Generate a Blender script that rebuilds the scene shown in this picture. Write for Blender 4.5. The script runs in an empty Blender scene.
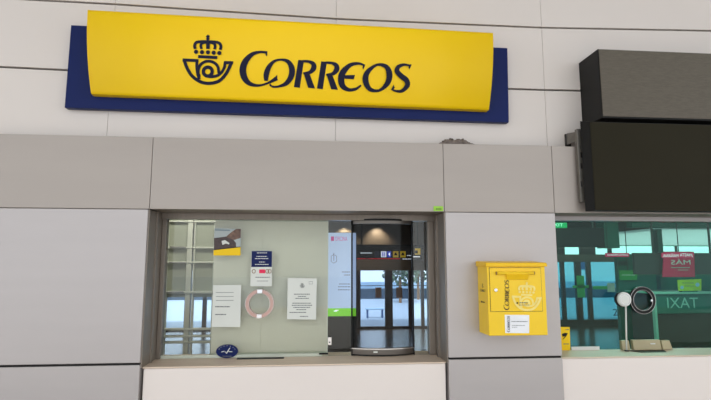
import bpy, bmesh, math, random
from mathutils import Vector, Matrix
random.seed(7)
S = bpy.context.scene
C = S.collection

# ------------------------------------------------------------------ camera
F, PITCH, YAW, DIST, EYE = 500.0, math.radians(7.4), math.radians(5.15), 3.5, 1.65
cd = bpy.data.cameras.new('camera')
cam = bpy.data.objects.new('camera', cd); C.objects.link(cam)
cam.location = (0, -DIST, EYE)
cam.rotation_euler = (math.pi / 2 + PITCH, 0, -YAW)
cd.sensor_width = 36; cd.lens = F / 711 * 36; cd.clip_end = 300
S.camera = cam


def at(px, py, Y):
    """where the sight line of a photograph pixel meets the plane at depth Y"""
    x = (px - 355.5) / F; y = (200 - py) / F
    cp, sp = math.cos(PITCH), math.sin(PITCH)
    d = (x, cp - y * sp, sp + y * cp)
    c, s = math.cos(YAW), math.sin(YAW)
    d = (c * d[0] + s * d[1], -s * d[0] + c * d[1], d[2])
    t = (Y + DIST) / d[1]
    return Vector((t * d[0], Y, EYE + t * d[2]))


def rect(px0, py0, px1, py1, Y):
    pm, qm = (px0 + px1) / 2, (py0 + py1) / 2
    return at(px0, qm, Y).x, at(px1, qm, Y).x, at(pm, py1, Y).z, at(pm, py0, Y).z


# --------------------------------------------------------------- materials
def lin(c):
    return tuple(((v / 255) / 12.92 if v / 255 <= .04045 else ((v / 255 + .055) / 1.055) ** 2.4) for v in c) + (1,)


def mat(name, rgb, rough=.5, metal=0.0, var=.06, scale=6.0, stretch=(1, 1, 1), bump=0.0, spec=.5, emit=0.0, coat=0.0):
    m = bpy.data.materials.new(name); m.use_nodes = True
    nt = m.node_tree; b = nt.nodes['Principled BSDF']
    tc = nt.nodes.new('ShaderNodeTexCoord'); mp = nt.nodes.new('ShaderNodeMapping')
    mp.inputs['Scale'].default_value = stretch
    nz = nt.nodes.new('ShaderNodeTexNoise'); nz.inputs['Scale'].default_value = scale; nz.inputs['Detail'].default_value = 4
    nt.links.new(tc.outputs['Object'], mp.inputs['Vector']); nt.links.new(mp.outputs[0], nz.inputs['Vector'])
    rp = nt.nodes.new('ShaderNodeValToRGB')
    c = lin(rgb)
    rp.color_ramp.elements[0].position = .3; rp.color_ramp.elements[1].position = .7
    rp.color_ramp.elements[0].color = tuple(min(1, v * (1 - var)) for v in c[:3]) + (1,)
    rp.color_ramp.elements[1].color = tuple(min(1, v * (1 + var)) for v in c[:3]) + (1,)
    nt.links.new(nz.outputs['Fac'], rp.inputs['Fac']); nt.links.new(rp.outputs['Color'], b.inputs['Base Color'])
    b.inputs['Roughness'].default_value = rough; b.inputs['Metallic'].default_value = metal
    b.inputs['Specular IOR Level'].default_value = spec
    b.inputs['Coat Weight'].default_value = coat
    if emit:
        nt.links.new(rp.outputs['Color'], b.inputs['Emission Color']); b.inputs['Emission Strength'].default_value = emit
    if bump:
        bp = nt.nodes.new('ShaderNodeBump'); bp.inputs['Strength'].default_value = bump; bp.inputs['Distance'].default_value = .004
        nt.links.new(nz.outputs['Fac'], bp.inputs['Height']); nt.links.new(bp.outputs[0], b.inputs['Normal'])
    return m


def glass(name, tint, refl=1.3, gl=(1, 1, 1)):
    m = bpy.data.materials.new(name); m.use_nodes = True
    nt = m.node_tree; nt.nodes.clear()
    o = nt.nodes.new('ShaderNodeOutputMaterial'); mx = nt.nodes.new('ShaderNodeMixShader')
    tr = nt.nodes.new('ShaderNodeBsdfTransparent'); tr.inputs['Color'].default_value = tint + (1,)
    go = nt.nodes.new('ShaderNodeBsdfGlossy'); go.inputs['Roughness'].default_value = .02; go.inputs['Color'].default_value = gl + (1,)
    fr = nt.nodes.new('ShaderNodeFresnel'); fr.inputs['IOR'].default_value = refl
    nt.links.new(fr.outputs[0], mx.inputs[0]); nt.links.new(tr.outputs[0], mx.inputs[1]); nt.links.new(go.outputs[0], mx.inputs[2])
    nt.links.new(mx.outputs[0], o.inputs['Surface'])
    return m


M = {}
M['clad'] = mat('pale_cladding', (220, 212, 206), .42, var=.015, scale=1.2)
M['gap'] = mat('joint_shadow_gap', (22, 20, 20), .8)
M['steel'] = mat('grey_painted_steel', (184, 178, 177), .40, metal=.3, var=.02, scale=3, stretch=(.4, 1, 3))
M['fascia'] = mat('warm_grey_fascia_metal', (166, 157, 150), .42, metal=.35, var=.025, scale=2.5, stretch=(.3, 1, 2))
M['reveal'] = mat('brushed_reveal_metal', (138, 128, 118), .4, metal=.4, var=.08, scale=9, stretch=(6, 6, .3))
M['white'] = mat('white_counter_laminate', (238, 228, 222), .4, var=.012, scale=1.5)
M['ctop'] = mat('beige_counter_top', (222, 202, 182), .45, var=.05, scale=8, stretch=(.5, 3, 1))
M['yellow'] = mat('glossy_yellow', (255, 210, 4), .42, var=.015, scale=1.5, spec=.3)
M['yellowbox'] = mat('mailbox_yellow', (250, 208, 20), .35, var=.03, scale=5)
M['yellowdk'] = mat('darker_yellow_metal', (246, 198, 14), .4, var=.04, scale=9)  # mailbox yellow in a slightly darker tone for lid and flap
M['palelogo'] = mat('faded_cream_print', (250, 228, 130), .5, var=.04, scale=40)
M['navy'] = mat('navy_board', (12, 30, 88), .5, spec=.2, var=.05, scale=3)
M['ink'] = mat('navy_lettering', (16, 18, 48), .5, var=.04, spec=.2)
M['black'] = mat('black_plastic', (18, 18, 18), .5, var=.1, spec=.25)
M['dark'] = mat('dark_metal', (45, 43, 40), .45, var=.1)
M['chrome'] = mat('chrome', (215, 212, 210), .18, metal=.9, var=.03)
M['galv'] = mat('galvanised_bracket', (120, 116, 110), .45, metal=.6, var=.1, scale=20)
M['paper'] = mat('white_paper', (225, 228, 222), .7, var=.02)
M['print'] = mat('grey_print', (110, 114, 116), .7, var=.1)
M['blind'] = mat('sage_blind', (222, 218, 204), .6, var=.03, scale=2)
M['blindrail'] = mat('pale_sage_rail', (200, 206, 192), .45, var=.03)
M['lattice'] = mat('pale_partition_metal', (196, 198, 184), .45, var=.04)
M['latpanel'] = mat('sage_partition_panel', (150, 154, 136), .5, var=.06, scale=3)
M['ringpink'] = mat('rosy_clear_plastic', (200, 160, 148), .3, var=.04, coat=.4)
M['green'] = mat('lime_green_tag', (150, 205, 60), .5, var=.05)
M['dust'] = mat('grey_dust_clump', (120, 110, 104), .95, var=.35, scale=40)
M['beige'] = mat('beige_tray_plastic', (176, 164, 128), .45, var=.05)
M['red'] = mat('pink_red_poster', (236, 28, 84), .5, var=.06)
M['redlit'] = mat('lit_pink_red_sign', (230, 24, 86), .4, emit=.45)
M['lime'] = mat('yellow_green_card', (196, 214, 60), .55, var=.1, scale=12)
M['leafgreen'] = mat('green_card', (60, 170, 80), .55, var=.06)
M['teal'] = mat('dark_teal_board', (14, 104, 86), .45, var=.05)
M['tealtxt'] = mat('pale_teal_lettering', (150, 200, 180), .5, var=.03)
M['brown'] = mat('brown_hall_wall', (92, 80, 68), .55, var=.08, scale=2)
M['mull'] = mat('dark_bronze_frame', (58, 46, 42), .45, var=.08)
M['hfloor'] = mat('dark_polished_floor', (78, 66, 58), .22, var=.15, scale=3, spec=.7)
M['ffloor'] = mat('grey_stone_floor', (172, 166, 160), .45, var=.06, scale=2)
M['ceil'] = mat('pale_ceiling', (200, 198, 194), .6, var=.03)
M['slat'] = mat('grey_slat_ceiling', (190, 180, 184), .5, var=.06)
M['hood'] = mat('pale_blue_wall', (176, 204, 232), .6, var=.08, scale=.6)
M['planter'] = mat('dark_slate_planter', (70, 84, 100), .7, var=.2, scale=.8)
M['bldg'] = mat('white_render', (244, 246, 250), .7, var=.03)
M['plaza'] = mat('pale_paving', (168, 182, 200), .7, var=.08)
M['leaf'] = mat('grey_green_leaves', (96, 112, 92), .8, var=.4, scale=4)
M['carblue'] = mat('slate_blue_car_paint', (70, 96, 140), .3, var=.05)
M['card'] = mat('brown_card', (146, 108, 78), .6, var=.1)
M['signblack'] = mat('black_sign_face', (20, 19, 19), .35, var=.1)
M['pyellow'] = mat('lit_yellow_pictogram', (226, 190, 50), .4, emit=.30)
M['pwhite'] = mat('lit_white_pictogram', (235, 240, 250), .4, emit=.75)
M['pblue'] = mat('lit_blue_pictogram', (60, 80, 210), .4, emit=.5)
M['pred'] = mat('lit_red_line', (220, 40, 45), .4, emit=.35)
M['pdim'] = mat('dim_slate_pictogram', (40, 44, 66), .4, emit=.1)
M['box'] = mat('lit_white_lightbox', (176, 196, 232), .3, emit=.5, var=.02)
M['boxgreen'] = mat('lit_green_lightbox', (120, 210, 30), .3, emit=.45, var=.02)
M['boxpink'] = mat('magenta_print', (210, 60, 150), .5, emit=.3)
M['boxgrey'] = mat('slate_print', (120, 128, 160), .5, emit=.15)
M['exit'] = mat('lit_green_sign', (20, 190, 110), .4, emit=.8)
M['exitw'] = mat('lit_white_letters', (240, 255, 245), .4, emit=1.2)
M['photo_sky'] = mat('photo_pale_sky', (176, 186, 186), .4, var=.06)
M['photo_blue'] = mat('photo_blue_grey_strip', (120, 140, 150), .4, var=.05)
M['photo_brown'] = mat('photo_brown', (112, 82, 66), .4, var=.45, scale=60)
M['photo_dark'] = mat('photo_dark', (66, 48, 46), .4, var=.5, scale=70)
M['steelhatch'] = mat('brushed_steel', (112, 106, 100), .32, metal=.8, var=.06, scale=6, stretch=(.3, 1, 8))
M['chairbrown'] = mat('dark_brown_leatherette', (62, 50, 42), .5, var=.1)
M['bluedoor'] = mat('translucent_blue_film', (96, 170, 214), .3, var=.05)
M['g_main'] = glass('clear_greenish_glass', (.94, .955, .93), 1.4)
M['g_teal'] = glass('teal_tinted_glass', (.54, .83, .76), 1.25)
M['g_hatch'] = glass('smoked_curved_glass', (.78, .80, .82), 1.2)
M['g_door'] = glass('blue_tinted_door_glass', (.85, .93, 1.0), 1.3)

# woven LED mesh
m = mat('woven_display_mesh', (104, 97, 86), .55, var=.1, scale=70, stretch=(.3, 1, 2), spec=.3); M['mesh'] = m
nt = m.node_tree; b = nt.nodes['Principled BSDF']
tc = nt.nodes.new('ShaderNodeTexCoord')
ck = nt.nodes.new('ShaderNodeTexWave'); ck.bands_direction = 'Z'; ck.inputs['Scale'].default_value = 60; ck.inputs['Distortion'].default_value = 2.5
ck.inputs['Detail'].default_value = 3; ck.inputs['Detail Scale'].default_value = 6
nt.links.new(tc.outputs['Object'], ck.inputs['Vector'])
mx = nt.nodes.new('ShaderNodeMix'); mx.data_type = 'RGBA'; mx.blend_type = 'MULTIPLY'; mx.inputs['Factor'].default_value = .35
src = b.inputs['Base Color'].links[0].from_socket
nt.links.new(src, mx.inputs['A']); nt.links.new(ck.outputs['Color'], mx.inputs['B']); nt.links.new(mx.outputs['Result'], b.inputs['Base Color'])
M['screen'] = mat('matt_dark_screen', (43, 40, 29), .6, var=.05, scale=2, spec=.08)


# ----------------------------------------------------------------- helpers
def box(bm, x0, x1, y0, y1, z0, z1):
    v = [bm.verts.new(p) for p in ((x0, y0, z0), (x1, y0, z0), (x1, y1, z0), (x0, y1, z0), (x0, y0, z1), (x1, y0, z1), (x1, y1, z1), (x0, y1, z1))]
    for f in ((3, 2, 1, 0), (4, 5, 6, 7), (0, 1, 5, 4), (1, 2, 6, 5), (2, 3, 7, 6), (3, 0, 4, 7)):
        bm.faces.new([v[i] for i in f])


def hexa(bm, fr, bk):
    """solid between two quads of four corners each"""
    a = [bm.verts.new(p) for p in fr]; c = [bm.verts.new(p) for p in bk]
    bm.faces.new(a); bm.faces.new(c[::-1])
    for i in range(4):
        j = (i + 1) % 4
        bm.faces.new([a[j], a[i], c[i], c[j]])


def tube(bm, p0, p1, r, n=14):
    p0, p1 = Vector(p0), Vector(p1); d = (p1 - p0).normalized()
    u = d.orthogonal().normalized(); w = d.cross(u)
    A = [bm.verts.new(p0 + r * (math.cos(2 * math.pi * i / n) * u + math.sin(2 * math.pi * i / n) * w)) for i in range(n)]
    B = [bm.verts.new(p1 + r * (math.cos(2 * math.pi * i / n) * u + math.sin(2 * math.pi * i / n) * w)) for i in range(n)]
    for i in range(n):
        j = (i + 1) % n
        bm.faces.new([A[i], A[j], B[j], B[i]])
    bm.faces.new(A[::-1]); bm.faces.new(B)


def lathe_y(bm, cx, cz, prof, n=48):
    """profile of (radius, y) turned about the axis through (cx, cz) along y; closed loop of rings"""
    rings = []
    for r, y in prof:
        rings.append([bm.verts.new((cx + r * math.cos(2 * math.pi * i / n), y, cz + r * math.sin(2 * math.pi * i / n))) for i in range(n)])
    k = len(rings)
    for a in range(k):
        A, B = rings[a], rings[(a + 1) % k]
        for i in range(n):
            j = (i + 1) % n
            bm.faces.new([A[i], A[j], B[j], B[i]])


def disc_y(bm, cx, cz, rx, rz, y0, y1, n=40):
    A = [bm.verts.new((cx + rx * math.cos(2 * math.pi * i / n), y0, cz + rz * math.sin(2 * math.pi * i / n))) for i in range(n)]
    B = [bm.verts.new((cx + rx * math.cos(2 * math.pi * i / n), y1, cz + rz * math.sin(2 * math.pi * i / n))) for i in range(n)]
    bm.faces.new(A); bm.faces.new(B[::-1])
    for i in range(n):
        j = (i + 1) % n
        bm.faces.new([A[j], A[i], B[i], B[j]])


def link(name, me, m, parent=None, bevel=0.0, smooth=False):
    o = bpy.data.objects.new(name, me); C.objects.link(o)
    me.materials.append(M[m])
    if smooth:
        for p in me.polygons: p.use_smooth = True
    if bevel:
        md = o.modifiers.new('bevel', 'BEVEL'); md.width = bevel; md.segments = 2; md.limit_method = 'ANGLE'
    if parent is not None:
        o.parent = parent
        if parent.type == 'EMPTY': o.matrix_parent_inverse = Matrix.Translation(-parent.location)
    return o


def obj(name, bm, m, parent=None, bevel=0.0, smooth=False, recalc=True):
    me = bpy.data.meshes.new(name)
    if recalc: bmesh.ops.recalc_face_normals(bm, faces=bm.faces)
    bm.to_mesh(me); bm.free()
    return link(name, me, m, parent, bevel, smooth)


def bxo(name, m, b, parent=None, bevel=0.0):
    bm = bmesh.new(); box(bm, *b)
    return obj(name, bm, m, parent, bevel)


def rod(x, y, z, r, parent):
    bm = bmesh.new(); tube(bm, (x, y, z), (x, y, 4.4), r); return obj('hanger_rod', bm, 'dark', parent)


def lines(name, rows, m, Y, parent):
    """printed rows: every row of words its own flat part"""
    by = {}
    for r in rows: by.setdefault(round((r[1] + r[3]) / 2, 2), []).append(r)
    for grp in by.values():
        bm = bmesh.new()
        for x0, y0, x1, y1 in grp:
            a, c = at(x0, y0, Y), at(x1, y1, Y)
            v = [bm.verts.new(p) for p in ((a.x, Y, c.z), (c.x, Y, c.z), (c.x, Y, a.z), (a.x, Y, a.z))]
            bm.faces.new(v)
        o = obj(name, bm, m, parent)
    return o


def boxes(name, m, bs, parent=None, bevel=0.0):
    for b in bs: o = bxo(name, m, b, parent, bevel)
    return o


def dashes(x0, x1, y, h, seed, lo=.8, hi=2.6):
    r = random.Random(seed); out = []; x = x0
    while x < x1:
        w = r.uniform(lo, hi); out.append((x, y - h / 2, min(x + w, x1), y + h / 2)); x += w + .35
    return out


def tag(o, label, cat, group=None, kind=None):
    if label: o['label'] = label
    if cat: o['category'] = cat
    if group: o['group'] = group
    if kind: o['kind'] = kind
    return o


def thing(name, loc, label, cat, group=None):
    o = bpy.data.objects.new(name, None); C.objects.link(o); o.location = loc
    o.empty_display_size = .05
    return tag(o, label, cat, group)


def struct(o):
    o['kind'] = 'structure'; return o


def sempty(name, loc=(0, 0, 0)):
    o = bpy.data.objects.new(name, None); C.objects.link(o); o.location = loc
    return struct(o)


def text(name, s, x0, x1, z0, z1, Y, m, parent, mirror=False, thick=.001, vertical=False):
    """flat lettering fitted into a rectangle at depth Y, facing the front"""
    cu = bpy.data.curves.new(name, 'FONT'); cu.body = s; cu.size = 1; cu.resolution_u = 3
    t = bpy.data.objects.new(name, cu); C.objects.link(t)
    bpy.context.view_layer.update()
    me = bpy.data.meshes.new_from_object(t.evaluated_get(bpy.context.evaluated_depsgraph_get()))
    bpy.data.objects.remove(t); bpy.data.curves.remove(cu)
    xs = [v.co.x for v in me.vertices]; ys = [v.co.y for v in me.vertices]
    a, bb, c, d = min(xs), max(xs), min(ys), max(ys)
    for v in me.vertices:
        u = (v.co.x - a) / (bb - a); w = (v.co.y - c) / max(d - c, 1e-6)
        if mirror: u = 1 - u
        if vertical: u, w = 1 - w, u
        v.co = (x0 + u * (x1 - x0), Y, z0 + w * (z1 - z0))
    return link(name, me, m, parent)


def catmull(pts, closed=False, n=8):
    out = []; k = len(pts)
    segs = k if closed else k - 1
    for i in range(segs):
        g = (lambda j: pts[j % k]) if closed else (lambda j: pts[min(max(j, 0), k - 1)])
        p0, p1, p2, p3 = g(i - 1), g(i), g(i + 1), g(i + 2)
        for s in range(n):
            t = s / n
            out.append(tuple(.5 * ((2 * b) + (-a + c) * t + (2 * a - 5 * b + 4 * c - d) * t * t + (-a + 3 * b - 3 * c + d) * t ** 3) for a, b, c, d in zip(p0, p1, p2, p3)))
    if not closed: out.append(tuple(pts[-1]))
    return out


LAYER = [0, 1.0]          # strokes lie on one another like layers of film; stroke weight


def lay(p):
    p = Vector(p); p.y -= (LAYER[0] % 14) * .00022
    return p


def ribbon(bm, pts, fn, closed=False, n=8):
    """brush stroke of (x, y, width) points, each edge carried onto the surface by fn"""
    P = catmull(pts, closed, n) if n > 1 else pts
    LAYER[0] += 1; P = [(p[0], p[1], p[2] * LAYER[1]) for p in P]
    k = len(P); L = []; R = []
    for i, (x, y, w) in enumerate(P):
        a = P[(i - 1) % k] if closed or i else P[0]
        c = P[(i + 1) % k] if closed or i < k - 1 else P[-1]
        dx, dy = c[0] - a[0], c[1] - a[1]; q = math.hypot(dx, dy) or 1
        nx, ny = -dy / q * w / 2, dx / q * w / 2
        L.append(bm.verts.new(lay(fn(x + nx, y + ny)))); R.append(bm.verts.new(lay(fn(x - nx, y - ny))))
    for i in range(k if closed else k - 1):
        j = (i + 1) % k
        bm.faces.new([L[i], L[j], R[j], R[i]])


def poly(bm, pts, fn):
    LAYER[0] += 1
    bm.faces.new([bm.verts.new(lay(fn(x, y))) for x, y in pts])


def dot(bm, x, y, r, fn, n=18):
    LAYER[0] += 1
    bm.faces.new([bm.verts.new(lay(fn(x + r * math.cos(2 * math.pi * i / n), y + r * math.sin(2 * math.pi * i / n)))) for i in range(n)])


def w_(pts, w): return [(x, y, w) for x, y in pts]


def emblem(bm, fn):
    """post horn under a crown"""
    dot(bm, 193, 52, 10, fn); poly(bm, [(189, 28), (198, 28), (198, 66), (189, 66)], fn); poly(bm, [(183, 33), (204, 33), (204, 43), (183, 43)], fn)
    ribbon(bm, w_([(119, 112), (115, 92), (125, 74), (150, 69), (193, 69), (236, 71), (260, 78), (270, 95), (266, 117)], 15), fn)
    ribbon(bm, w_([(156, 112), (152, 92), (160, 78), (185, 72)], 14), fn)
    ribbon(bm, w_([(233, 114), (236, 94), (228, 80), (204, 72)], 14), fn)
    ribbon(bm, w_([(194, 66), (194, 112)], 19), fn, n=1)
    for x, y in ((124, 129), (159, 131), (194, 132), (228, 134), (261, 136)): dot(bm, x, y, 12.5, fn)
    poly(bm, [(137, 148), (249, 154), (248, 172), (136, 166)], fn)
    ribbon(bm, w_([(44, 176), (138, 180)], 16), fn, n=1)
    ribbon(bm, w_([(53, 172), (62, 202), (78, 238), (104, 274), (150, 305), (203, 314), (258, 300), (297, 262), (321, 217), (333, 184)], 17), fn)
    ribbon(bm, w_([(288, 191), (342, 193)], 16), fn, n=1)
    ribbon(bm, w_([(295, 190), (290, 220), (274, 248), (248, 268), (212, 275), (180, 270)], 15), fn)
    ribbon(bm, w_([(129, 178), (128, 215), (133, 258), (143, 290)], 15), fn)
    ribbon(bm, w_([(143, 276), (136, 245), (146, 210), (172, 189), (202, 184), (232, 194), (252, 217), (258, 254)], 15), fn)
    ribbon(bm, [(193 + 26 * math.cos(a), 245 + 26 * math.sin(a), 18) for a in [i * math.pi / 6 for i in range(12)]], fn, closed=True, n=3)


A_ = lambda x, y, w=None: (175 + x / 5.883, 30 + y / 5.883) + ((w / 5.883,) if w is not None else ())
B_ = lambda x, y, w=None: (285 + x / 5.267, 45 + y / 5.267) + ((w / 5.267,) if w is not None else ())


def wordmark(bm, fn):
    """CORREOS in flared italic capitals; drawn in photograph pixels of the big sign"""
    a = lambda L: [A_(*p) for p in L]; b = lambda L: [B_(*p) for p in L]
    # C with its tail running into the O
    ribbon(bm, a([(541, 133, 14), (500, 130, 14), (455, 143, 22), (416, 182, 33), (399, 232, 37), (409, 282, 34), (440, 316, 24), (490, 327, 14), (545, 313, 12), (600, 284, 24)]), fn)
    poly(bm, a([(530, 124), (544, 127), (541, 156), (534, 150)]), fn)
    poly(bm, a([(590, 276), (602, 264), (601, 298), (588, 300)]), fn)
    # first O, broken where the tail crosses it
    ribbon(bm, a([(536, 300, 20), (537, 262, 30), (552, 220, 26), (582, 186, 16), (622, 175, 12), (664, 186, 22), (687, 225, 32), (684, 272, 32), (655, 314, 24), (612, 332, 13), (575, 334, 11), (556, 320, 9)]), fn)
    for dx, dy in ((0, 0), (121, 7)):
        d = lambda L: b([(p[0] + dx, p[1] + dy) + tuple(p[2:]) for p in L])
        poly(bm, d([(70, 79), (100, 82), (78, 226), (47, 222)]), fn)
        ribbon(bm, d([(92, 86, 12), (125, 88, 14), (148, 100, 22), (151, 122, 26), (132, 144, 18), (96, 150, 10)]), fn)
        poly(bm, d([(98, 150), (126, 143), (158, 229), (122, 226)]), fn)
    ribbon(bm, b([(419, 108, 9), (390, 98, 13), (346, 105, 20), (308, 140, 30), (296, 178, 32), (304, 216, 28), (336, 236, 18), (374, 231, 14), (401, 212, 8)]), fn)
    poly(bm, b([(414, 100), (423, 104), (412, 130), (408, 118)]), fn)
    poly(bm, b([(305, 160), (369, 158), (362, 181), (305, 177)]), fn)
    ribbon(bm, b([(424, 186, 30), (436, 142, 24), (484, 105, 13), (532, 114, 22), (550, 155, 30), (538, 204, 25), (495, 240, 13), (446, 232, 22)]), fn, closed=True)
    ribbon(bm, b([(661, 110, 9), (628, 104, 13), (598, 115, 20), (590, 138, 24), (611, 163, 26), (639, 186, 27), (644, 214, 24), (616, 242, 17), (582, 242, 11), (561, 232, 8)]), fn)
    poly(bm, b([(657, 102), (667, 103), (655, 130), (650, 118)]), fn)
    poly(bm, b([(573, 208), (578, 226), (566, 240), (558, 236)]), fn)


# ============================================================ THE SETTING
Z1, Z2 = 2.53, 2.029          # fascia band
SEAM = 1.006                  # joint in the pillars
WL, WR, RL, RR = -1.103, .963, 1.783, 3.75
GY = .33                      # glass plane
BACK = .5

# upper cladding in three rows of panels
def interp(tab, x):
    for (x0, z0), (x1, z1) in zip(tab, tab[1:]):
        if x <= x1 or (x1, z1) == tab[-1]:
            return z0 + (z1 - z0) * (x - x0) / (x1 - x0)
s1 = [(-5, 3.60), (-1.98, 3.577), (-1.465, 3.57), (.177, 3.531), (1.818, 3.533), (3.46, 3.575), (6, 3.60)]
s2 = [(-5, 3.09), (-2.227, 3.062), (-1.761, 3.049), (.177, 3.015), (1.524, 3.009), (2.105, 3.022), (6, 3.06)]
vx = [-4.75, -3.1, -1.462, .178, 1.822, 3.462, 5.1]
bm = bmesh.new()
for a, c in zip(vx, vx[1:]):
    a0, c0 = a + .001, c - .001
    for lo, hi in ((None, s2), (s2, s1), (s1, None)):
        q = []
        for x, tb, dz in ((a0, lo, .0075), (c0, lo, .0075), (c0, hi, -.0075), (a0, hi, -.0075)):
            z = (interp(tb, x) + dz) if tb else (2.3 if dz > 0 else 5.4)
            q.append((x, .14, z))
        hexa(bm, q, [(p[0], .17, p[2]) for p in q])
struct(obj('wall_upper', bm, 'clad', None, .0015))
struct(bxo('wall_upper_backing', 'gap', (-4.75, 5.1, .172, .30, 2.3, 5.4)))

# steel fascia band
bm = bmesh.new()
fx = [-4.75, -3.25, -1.095, .957, 1.782, 3.75, 5.1]
for a, c in zip(fx, fx[1:]): box(bm, a + .0015, c - .0015, 0, .02, Z2, Z1)
struct(obj('wall_fascia', bm, 'fascia', None, .002))
struct(bxo('wall_fascia_core', 'reveal', (-4.75, 5.1, .021, BACK, Z2 + .003, Z1 - .004)))
struct(bxo('trim_1', 'reveal', (WL, WR, GY - .04, GY + .06, Z2 - .04, Z2 + .002)))
struct(bxo('trim_2', 'steel', (RL, RR, GY - .06, GY + .06, Z2 - .03, Z2 + .002)))

def pillar(name, x0, x1):
    bm = bmesh.new()
    box(bm, x0, x1, 0, BACK, SEAM + .007, Z2 - .003); box(bm, x0, x1, 0, BACK, 0, SEAM - .007)
    o = struct(obj(name, bm, 'steel', None, .004))
    struct(bxo(name + '_joint', 'gap', (x0 + .006, x1 - .006, .008, BACK - .01, SEAM - .01, SEAM + .01)))
pillar('wall_left', -4.75, WL); pillar('wall_center', WR, RL); pillar('wall_right', RR, 5.1)
# reveals beside the left window
bm = bmesh.new(); box(bm, WL + .0005, WL + .008, .012, GY, .98, Z2 - .002); box(bm, WL + .008, WL + .018, .17, .20, .98, Z2 - .002)
struct(obj('trim_3', bm, 'reveal'))
bm = bmesh.new(); box(bm, WR - .008, WR - .0005, .012, GY, .98, Z2 - .002); box(bm, WR - .02, WR - .008, .2, .24, .98, Z2 - .002)
struct(obj('trim_4', bm, 'reveal'))

# counters below the windows
for nm, x0, x1, zt, yb in (('wall_left_counter', WL + .016, WR - .016, .968, BACK), ('wall_right_counter', RL + .003, RR, .985, .345)):
    struct(bxo(nm, 'white', (x0, x1, .03, yb, 0, zt), None, .004))
struct(bxo('wall_right_counter_back', 'brown', (RL + .003, RR, .346, BACK, 0, .93)))
struct(bxo('trim_5', 'ctop', (WL + .006, WR - .008, .036, BACK, .969, .979), None, .002))
struct(bxo('trim_6', 'ctop', (RL + .003, RR, .036, .345, .986, .995), None, .002))

# front hall and outdoors
struct(bxo('floor', 'ffloor', (-14, 14, -16, .03, -.1, 0)))
struct(bxo('ceiling', 'ceil', (-14, 14, -6, .3, 5.4, 5.6)))
struct(bxo('ground_outside_front', 'plaza', (-60, 60, -70, -16, -.2, -.1)))
struct(bxo('ground_outside_back', 'plaza', (-40, 60, 16.62, 80, -1.0, -.85)))

# ------------------------------------------------------------ left window
gx0, gx1 = WL + .04, at(428, 290, GY).x
w1 = sempty('window_1', (0, GY, .98))
boxes('window_jamb', 'reveal', [(WL + .009, gx0, GY - .02, GY + .05, .98, Z2 - .04), (gx1, WR - .009, GY - .02, GY + .05, .98, Z2 - .04)], w1, .003)
hx0, hx1 = at(352, 290, GY).x, at(413, 290, GY).x
px = at(328, 290, GY).x
zt = Z2 - .041
bxo('fixed_pane', 'g_main', (gx0, px - .004, GY, GY + .010, .981, zt), w1)
bxo('narrow_pane', 'g_main', (px, hx0 - .006, GY + .012, GY + .02, .981, zt), w1)
bxo('end_pane', 'g_main', (hx1 + .006, gx1, GY, GY + .01, .981, zt), w1)
bxo('pane_edge_strip', 'blindrail', (px - .0038, px - .0003, GY - .003, GY + .011, .981, zt), w1)
x0, x1, z0, z1 = rect(165, 352.6, 322, 357, GY - .006)
bxo('bottom_rail', 'blindrail', (gx0 + .001, x1, GY - .014, GY - .001, .9805, 1.003), w1, .002)

bm = bmesh.new(); x0, x1, z0, z1 = rect(327.8, 337, 331.6, 345, GY - .01)
box(bm, x0, x1, GY - .016, GY - .004, z0, z1)
lk = obj('pane_lock', bm, 'chrome', None, .003)
tag(lk, 'small chrome lock on the glass edge beside the poster light box', 'lock')
bm = bmesh.new(); disc_y(bm, (x0 + x1) / 2, (z0 + z1) / 2 - .008, .005, .005, GY - .018, GY - .0155, 12)
obj('keyhole', bm, 'black', lk)
x0, x1, z0, z1 = rect(319, 352.4, 328, 354, GY)
tag(bxo('rail_clip', 'black', (x0, x1, GY - .022, GY - .0145, z0, z1), None), 'thin black clip at the right end of the pale window rail', 'clip')
# dark slot in the counter below the glass
a, c = at(237, 360, .28), at(284, 359.5, .28)
tag(bxo('pass_slot', 'black', (a.x, c.x, .255, .30, .9795, .984), None), 'long thin black slot plate on the beige counter below the clear glass', 'slot')

# sage blind behind the glass
bx0, bx1 = at(213, 290, .42).x, at(327.5, 290, .42).x
bl = thing('roller_blind', ((bx0 + bx1) / 2, .42, .98), 'closed sage green blind right behind the left window glass', 'blind')
mid = at(262, 290, .42).x
bm = bmesh.new(); box(bm, bx0, mid - .002, .418, .424, .985, 2.0); box(bm, mid - .006, bx1, .4245, .43, .985, 2.0)
obj('blind_sheet', bm, 'blind', bl)
bxo('bottom_bar', 'blindrail', (bx0, bx1, .412, .436, .981, .998), bl, .003)
bxo('head_box', 'blindrail', (bx0, bx1, .40, .45, 1.985, 2.02), bl, .003)

# partition of pale bars at the far left behind the glass
LY = 1.3
pt = thing('glazed_partition', at(188, 320, LY) - Vector((0, 0, .6)), 'pale metal partition of small panels seen through the left end of the left window', 'partition')
pxl = lambda v: at(v, 290, LY).x
pz = lambda v: at(188, v, LY).z
bm = bmesh.new()
for a, c in ((160, 167), (186, 191), (192.5, 194), (212.5, 216)): box(bm, pxl(a), pxl(c), LY - .03, LY + .03, -.83, pz(205))
for a, c in ((221, 222.5), (247, 248.6), (261.5, 263.2), (291, 293.5), (328, 330), (335, 337), (341, 343)): box(bm, pxl(160), pxl(216), LY - .035, LY + .025, pz(c), pz(a))
obj('lattice_frame', bm, 'lattice', pt, .003)
for a, c in ((167, 186), (194, 212.5)):
    for e, f in ((205, 221), (222.5, 247), (248.6, 261.5), (263.2, 291), (293.5, 297)):
        bxo('infill_panel', 'latpanel', (pxl(a), pxl(c), LY - .008, LY + .008, pz(f), pz(e)), pt)
bm = bmesh.new()
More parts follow.
